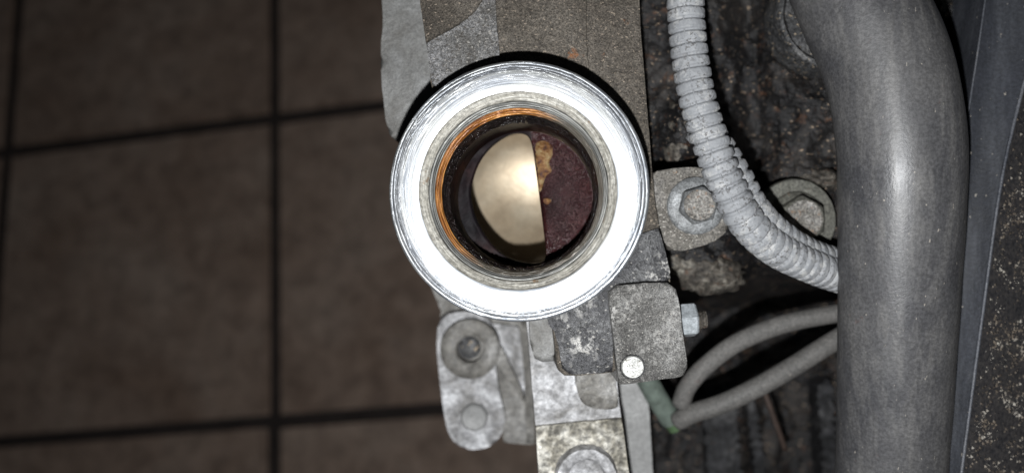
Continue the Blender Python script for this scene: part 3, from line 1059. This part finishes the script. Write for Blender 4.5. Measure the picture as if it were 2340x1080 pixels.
# ------------------------------------------------------------------ two thin rubber hoses
for pts, r, lab in (
        ([(1556, 925, -0.060), (1570, 885, -0.058), (1610, 838, -0.056), (1680, 785, -0.055), (1770, 746, -0.054), (1860, 724, -0.053), (1940, 712, -0.053), (2030, 706, -0.053)], 0.0027,
         'upper of two thin grey rubber hoses below the conduit'),
        ([(1548, 962, -0.062), (1582, 944, -0.059), (1650, 922, -0.056), (1730, 884, -0.054), (1820, 832, -0.053), (1930, 764, -0.053), (2030, 712, -0.060)], 0.0029,
         'lower of two thin grey rubber hoses below the conduit')):
    pa = catmull([P(*c) for c in pts], 0.0012)
    bm = tube_bm(pa, lambda i, s, an: r * (1 + 0.03 * noise.noise(Vector((s * 120, an, r * 1000)))), 24)
    o = obj('rubber_hose', bm, M['hose_small'], base=pa[0], smooth=180)
    tag(o, lab, 'hose', 'thin rubber hoses')

# ------------------------------------------------------------------ nut on the side of the square boss
nz = -0.024
nt = thing('hex_nut', P(1574, 730, nz), 'pale blue-grey hex nut on the side of the square boss', 'nut')
a, b = P(1548, 733, nz), P(1590, 730, nz)
ax = (b - a).normalized()
bm = bmesh.new()
u = ax.cross(Vector((0, 0, 1))).normalized()
w = ax.cross(u)
rings = []
L = (b - a).length
for f, k in ((0, 0.94), (0.06, 1.0), (0.9, 1.0), (1.0, 0.90)):
    rings.append([bm.verts.new(a + ax * L * f + (u * math.cos(q * math.pi / 3 + 0.25) + w * math.sin(q * math.pi / 3 + 0.25)) * 0.0044 * k) for q in range(6)])
for r0, r1 in zip(rings, rings[1:]):
    for k in range(6):
        bm.faces.new((r0[k], r0[(k + 1) % 6], r1[(k + 1) % 6], r1[k]))
bm.faces.new(rings[0])
bm.faces.new(rings[-1])
obj('nut_body', bm, M['nut'], nt)
pa = catmull([b - ax * 0.001, b + ax * 0.0012, b + ax * 0.0026], 0.00025)
obj('stud_end', tube_bm(pa, lambda i, s, an: 0.0022 * (1 + 0.06 * math.sin(s * 9000)), 20), M['crusty'], nt, smooth=60)

# ------------------------------------------------------------------ grey strut, green plug, rusty wire, dark ribs in the depth
sp = [(1412, 860), (1474, 862), (1484, 940), (1496, 1150), (1440, 1150), (1424, 960)]
o = obj('strut', slab_bm(sp, -0.066, 0.008, 0.0016, 4), M['grey_strut'], base=P(1450, 1000, -0.07), smooth=50)
tag(o, 'blurred plain grey metal strut beside the pale bracket', 'strut')

gp = thing('plug', P(1520, 920, -0.07), 'blurred grey-green plug with a bright green end below the boss', 'plug')
pa = catmull([P(1470, 850, -0.060), P(1500, 905, -0.063), P(1536, 962, -0.066)], 0.001)
obj('plug_body', tube_bm(pa, lambda i, s, an: 0.0033, 20), M['green_grey'], gp, smooth=60)
pa = catmull([P(1534, 958, -0.066), P(1540, 967, -0.0665), P(1548, 980, -0.067)], 0.0008)
obj('plug_end', tube_bm(pa, lambda i, s, an: 0.0029 - s * 0.1, 20), M['green_tip'], gp, smooth=60, label='green end of the plug')

pa = catmull([P(1742, 880, -0.085), P(1760, 930, -0.085), P(1778, 980, -0.086), P(1796, 1030, -0.088)], 0.002)
o = obj('wire', tube_bm(pa, lambda i, s, an: 0.0009, 10), M['rusty_wire'], base=pa[0], smooth=180)
tag(o, 'thin rusty wire hanging below the grey hoses', 'wire')

cv = thing('ribbed_cover', P(1760, 1000, -0.1), 'dark ribbed cover deep below the thin grey hoses', 'cover')
bk = [(1560, 870), (1940, 820), (1950, 1180), (1560, 1180)]
obj('cover_plate', slab_bm(bk, -0.135, 0.004, 0.001, 2), M['dark_part'], cv, smooth=40)
for (x0, x1, z, dy, k) in ((1606, 1676, -0.118, 0, 18), (1706, 1724, -0.124, 40, 34), (1790, 1850, -0.128, -10, 10), (1868, 1900, -0.112, 0, 22)):
    obj('rib', slab_bm([(x0, 880 + dy), (x1, 866 + dy), (x1 + k + 8, 1180), (x0 + k, 1180)], z, 0.014, 0.0025, 4, jit=0.0006), M['dark_part'], cv, smooth=40)

# round grey cap half hidden by the hose
c = P(1890, 40, -0.040)
cap = thing('round_cap', c, 'round dark grey cap half hidden behind the thick hose', 'cap')
prof = [(0.0155, -0.046), (0.0155, -0.0355), (0.0150, -0.0345), (0.0140, -0.0343), (0.0128, -0.036), (0.0085, -0.036), (0.0001, -0.0355)]
obj('cap_body', lathe_bm(prof, 64, jit=0.0003, ctr=(c.x, c.y)), M['grey_cap'], cap, smooth=40)

# ------------------------------------------------------------------ plastic shroud on the far right
L0 = [(2190, -120, -0.044), (2180, 100, -0.044), (2165, 340, -0.044), (2150, 700, -0.044), (2110, 1200, -0.044)]
L1 = [(2268, -120, -0.030), (2240, 80, -0.030), (2205, 320, -0.030), (2172, 640, -0.030), (2120, 1200, -0.030)]
L2 = [(2416, -120, -0.026), (2356, 130, -0.026), (2292, 400, -0.026), (2246, 720, -0.026), (2182, 1200, -0.026)]
L3 = [(2600, -120, -0.040), (2580, 130, -0.040), (2560, 400, -0.040), (2540, 720, -0.040), (2500, 1200, -0.040)]


def line(pts):
    return catmull([P(*p) for p in pts], 0.0025)


def strip_bm(A, B, sub=10, bulge=0.0, rough_=0.0):
    bm = bmesh.new()
    n = min(len(A), len(B))
    g = []
    for i in range(n):
        a = A[int(i * (len(A) - 1) / (n - 1))]
        b = B[int(i * (len(B) - 1) / (n - 1))]
        row = []
        for k in range(sub + 1):
            p = a.lerp(b, k / sub)
            p.z += bulge * math.sin(math.pi * k / sub) + rough_ * noise.noise(p * 160)
            row.append(bm.verts.new(p))
        g.append(row)
    for i in range(n - 1):
        for k in range(sub):
            bm.faces.new((g[i][k], g[i][k + 1], g[i + 1][k + 1], g[i + 1][k]))
    # thickness
    r = bmesh.ops.extrude_face_region(bm, geom=bm.faces[:])
    bmesh.ops.translate(bm, vec=(0, 0, -0.0015), verts=[e for e in r['geom'] if isinstance(e, bmesh.types.BMVert)])
    return bm


shr = thing('plastic_shroud', P(2280, 540, -0.045), 'dusty black plastic shroud with two raised edges beside the thick hose', 'shroud')
l0, l1, l2, l3 = line(L0), line(L1), line(L2), line(L3)
obj('side_wall', strip_bm(l0, l1), M['shroud'], shr, smooth=60)
obj('front_face', strip_bm([p + Vector((0.0003, 0, 0)) for p in l1], [p + Vector((-0.0004, 0, -0.0004)) for p in l2], bulge=-0.0012), M['shroud'], shr, smooth=60)
outer = obj('outer_face', strip_bm([p + Vector((0.0006, 0, -0.0006)) for p in l2], l3, rough_=0.0004), M['gritty'], shr, smooth=60, label='outer face caked with pale grit')
obj('highlight_bead', tube_bm(l1, lambda i, s, an: 0.00022 * (1 + 0.5 * noise.noise(Vector((s * 300, 0, 0)))), 8), M['shroud_edge_highlight'], shr, smooth=180)
obj('highlight_bead', tube_bm([p + Vector((0, 0, -0.0002)) for p in l2], lambda i, s, an: 0.00042 * (1 + 0.4 * noise.noise(Vector((s * 200, 3, 0)))), 10), M['shroud_edge_highlight'], shr, smooth=180)

# grit lying on the outer face: too many to count
bm = bmesh.new()
rnd = random.Random(3)
for _ in range(16000):
    f = rnd.random()
    i = f * (len(l2) - 2)
    i0 = int(i)
    a = l2[min(i0, len(l2) - 1)].lerp(l2[min(i0 + 1, len(l2) - 1)], i - i0)
    j = f * (len(l3) - 2)
    b = l3[int(j)].lerp(l3[min(int(j) + 1, len(l3) - 1)], j - int(j))
    k = rnd.random() * 0.5 + 0.02
    p = a.lerp(b, k)
    dens = noise.fractal(Vector((p.x * 130, p.y * 130, 2.0)), 1.0, 2.0, 3)
    low = 1 - 0.75 * max(0, min(1, (p.y - 0.004) / 0.02))
    if dens + 0.42 < rnd.random() * 1.25 or rnd.random() > low or (k < 0.08 and rnd.random() > k * 10):
        continue
    p.z += 0.0004 * noise.noise(p * 160) + 0.00005
    r = 0.00010 + 0.00042 * rnd.random() ** 3
    e = [Vector((rnd.uniform(-1, 1), rnd.uniform(-1, 1), rnd.uniform(0, 1))).normalized() * r for _ in range(3)]
    vv = [bm.verts.new(p + q) for q in (Vector((r, 0, 0)), Vector((-0.5 * r, 0.9 * r, 0)), Vector((-0.6 * r, -0.8 * r, 0)), e[0] * 0.3 + Vector((0, 0, r * 0.9)))]
    for q in ((0, 1, 3), (1, 2, 3), (2, 0, 3), (0, 2, 1)):
        bm.faces.new([vv[x] for x in q])
g = obj('grit', bm, M['grit'], outer)
g['kind'] = 'stuff'
done()
